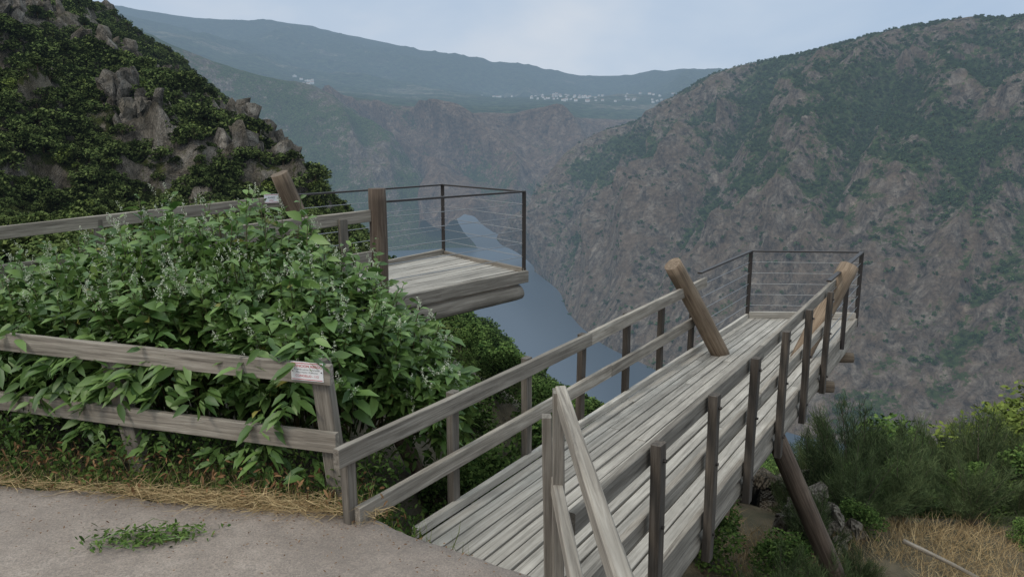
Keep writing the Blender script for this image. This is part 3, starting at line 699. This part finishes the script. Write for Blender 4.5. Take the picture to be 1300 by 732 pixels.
for (u,k,s,n) in [(290,1.55,4,8),(330,1.6,4,7),(310,1.72,4,6),(175,1.36,3,6),(90,1.85,3,5),(60,1.5,2,3),(195,1.78,3.5,6),(352,1.8,3.5,6),(40,1.4,2,2),(225,1.8,3,5),(270,1.65,4,7),(380,1.85,3,5),(150,1.7,2.5,4),(300,1.35,3,4),(120,1.6,2.5,4),(20,1.75,3,4)]:
    for q in range(n):
        b0=hpt(u+rng.normal()*13,k+rng.normal()*.05); its.append(((b0[0],b0[1],b0[2]+s*.18),s*rng.uniform(.5,1.15),1.25))
crags('rock_outcrop',its,M_ROCK)
rk=[]
for (x,y,s) in [(4.3,11.6,.9),(5.0,12.3,.8),(3.6,11.2,.6),(4.1,9.4,.5),(4.4,9.0,.35)]: rk.append(((x,y,float(hnear(np.array(x),np.array(y)))+.25),s,.7))
crags('rock',rk,M_ROCK)

# near shrubs
bms=[broom_mesh('broom_a',31,5600,M_BROOM),broom_mesh('broom_b',32,5600,M_BROOM,.0016,.42),broom_mesh('broom_c',33,5600,M_YG,.0016,.4)]
def ground(x,y):
    if y<12: return float(hnear(np.array(float(x)),np.array(float(y))))
    tx=np.array([x/y]); k=np.array([min(.999,math.log(y/12)/math.log(40/12))]); return float(hs(tx,k)[0,2])
def put(name,me,x,y,s):
    g=ground(x,y); u=650+950*.95*x/y
    lim=np.interp(u,[480,560,640,700,790,900,1000,1040,1110,1180,1240,1300],[380,400,435,500,555,595,610,530,465,505,515,475])
    top=EYE+float(tz_of(lim))*y; s=max(.4,min(s,(top-g)/.95))
    o=bpy.data.objects.new(name,me); link(o); o.location=(x,y,g-.08); o.scale=(s,s,s); o.rotation_euler=(0,0,rng.uniform(0,6.28)); return o
for (x,y,s,k) in [(6.0,12.3,3.4,0),(7.2,13.2,2.4,1),(5.4,12.6,3.0,0),(8.2,12.2,2.2,0),(9.4,13.5,2.6,1),(4.9,9.9,1.6,1),(5.7,10.2,1.6,0),(6.9,10.4,1.5,1),(3.8,8.7,1.3,0),(7.9,10.6,1.4,0),(3.3,7.1,1.1,1),(2.7,6.7,1.1,0),(2.2,5.9,.9,1),(9.8,11.4,2.0,2),(10.6,13,2.4,2),(3.0,10.6,1.5,0),(2.0,11.8,1.7,1),(7.5,16.5,3.2,1),(10,16,3.2,0),(12.5,15,3,2),(6.6,11.6,2.1,0),(4.2,10.4,1.5,0),(5.0,11.0,2.3,1),(8.6,12.8,2.4,1),(3.9,7.7,.8,0),
    (.9,11.5,1.9,0),(1.3,9.8,1.6,1),(.5,8.0,1.2,0),(.0,12.8,2.2,0),(1.6,13.2,2.1,1)]:
    put('broom_shrub',bms[k],x,y,s)
lsh=[tree_mesh('shrub_a',41,4200,.024,M_TREE,22,.5,.06,.85),tree_mesh('shrub_b',42,4200,.022,M_YG,22,.5,.06,.85)]
for (x,y,s,k) in [(-.6,8.6,1.2,0),(.1,7.2,1.1,0),(-.3,6.6,1.1,0),(-.6,6.2,.9,0),(.5,13.5,2.6,0),(1.6,15.5,2.8,0),(.0,16.5,3.2,0),(2.6,14.8,2.3,0),(11.0,15.8,4.2,1),(13.0,17.0,5.0,1),(1.2,7.0,.9,0),(2.4,8.8,1.3,0),(3.9,13.5,2.0,0),(8.2,15,2.4,0),(.3,5.9,.7,0),(6.3,11.2,1.1,0),(4.6,9.2,.7,0),(-1.9,7.5,1.1,0),(.6,9.2,1.5,0),(-.2,10.6,1.7,0),(1.2,11.0,1.5,0),(-.9,13.0,2.0,0),(3.2,8.0,.9,0),(5.2,10.6,1.0,0),(7.4,11.4,1.2,0),(8.6,11.6,1.4,0),(2.9,5.9,.7,0),(2.4,5.2,.6,0),(3.6,6.3,.6,0),(.3,10.3,1.4,0),(7.2,9.6,.6,0)]:
    put('shrub',lsh[k],x,y,s)
dg=empty('dry_grass'); n=24000
x=rng.uniform(2.6,10,n); y=rng.uniform(5.4,10.2,n); kk=fbm(np.stack([x,y,x*0],1)/1.1,3,8)>.40; x,y=x[kk],y[kk]; n=len(x)
d=rng.normal(size=(n,3))*.6+[0,0,.7]; blades('tufts',np.stack([x,y,hnear(x,y)],1),d,rng.uniform(.12,.38,n),rng.uniform(.0015,.003,n),M_STRAW,dg)
log('fallen_branch',(4.95,8.7,ground(4.95,8.7)+.22),(5.65,8.05,ground(5.65,8.05)+.16),.03,M_RAIL,None,.018)

# ================= SKY, LIGHT, CAMERA =================
w=bpy.data.worlds.new('World'); scene.world=w; w.use_nodes=True; nt=w.node_tree
for n in list(nt.nodes): nt.nodes.remove(n)
b=NB(nt); tc=b.n('ShaderNodeTexCoord')
sk=b.n('ShaderNodeTexSky',sky_type='NISHITA'); sk.sun_disc=False; sk.sun_elevation=math.radians(45); sk.sun_rotation=math.radians(235)
sep=b.n('ShaderNodeSeparateXYZ',inp={0:tc.outputs['Generated']})
dv=b.math('ADD',b.math('MAXIMUM',sep.outputs[2],0.0),.12)
pr=b.n('ShaderNodeCombineXYZ',inp={0:b.math('DIVIDE',sep.outputs[0],dv),1:b.math('DIVIDE',sep.outputs[1],dv),2:0.0}).outputs[0]
cn=b.noise(b.mapping(pr,(.55,.35,1)),1.0,5,.5,.3)
cl=b.ramp(cn,[(.34,(4.2,5.6,7.6)),(.5,(5.4,6.6,8.2)),(.66,(7.3,7.9,8.7))])
hz=b.ramp(sep.outputs[2],[(.0,.75),(.22,.0)])
cl=b.mix(b.math('MULTIPLY',hz,b.ramp(cn,[(.35,.35),(.6,1.0)])),cl,(7.4,7.8,8.6))
cc=b.mix(.88,sk.outputs[0],cl)
# overcast sky: the cloud deck is about three times as bright overhead as at the horizon
zen=b.math('ADD',b.math('MULTIPLY',b.ramp(sep.outputs[2],[(.26,0.0),(.8,1.0)]),1.65),1.0)
cc=b.mix(1.0,cc,b.n('ShaderNodeCombineColor',inp={0:b.math('MULTIPLY',zen,1.0),1:b.math('POWER',zen,.90),2:b.math('POWER',zen,.72)}).outputs[0],'MULTIPLY')
bg=b.n('ShaderNodeBackground',inp={0:cc,1:.092}); o=b.n('ShaderNodeOutputWorld'); nt.links.new(bg.outputs[0],o.inputs[0])
sl=bpy.data.lights.new('sun','SUN'); sl.energy=1.35; sl.angle=math.radians(14); sl.color=(1,.92,.81); so=bpy.data.objects.new('sun',sl); scene.collection.objects.link(so)
az=math.radians(235); el=math.radians(45)
so.rotation_euler=Vector((math.sin(az)*math.cos(el),math.cos(az)*math.cos(el),math.sin(el))).to_track_quat('Z','Y').to_euler()
cd=bpy.data.cameras.new('camera'); cam=bpy.data.objects.new('camera',cd); scene.collection.objects.link(cam)
cam.location=(0,0,EYE); cam.rotation_euler=(math.radians(90)-PITCH,0,0); cd.sensor_width=36; cd.lens=950/1300*36; cd.clip_start=.05; cd.clip_end=30000
scene.camera=cam
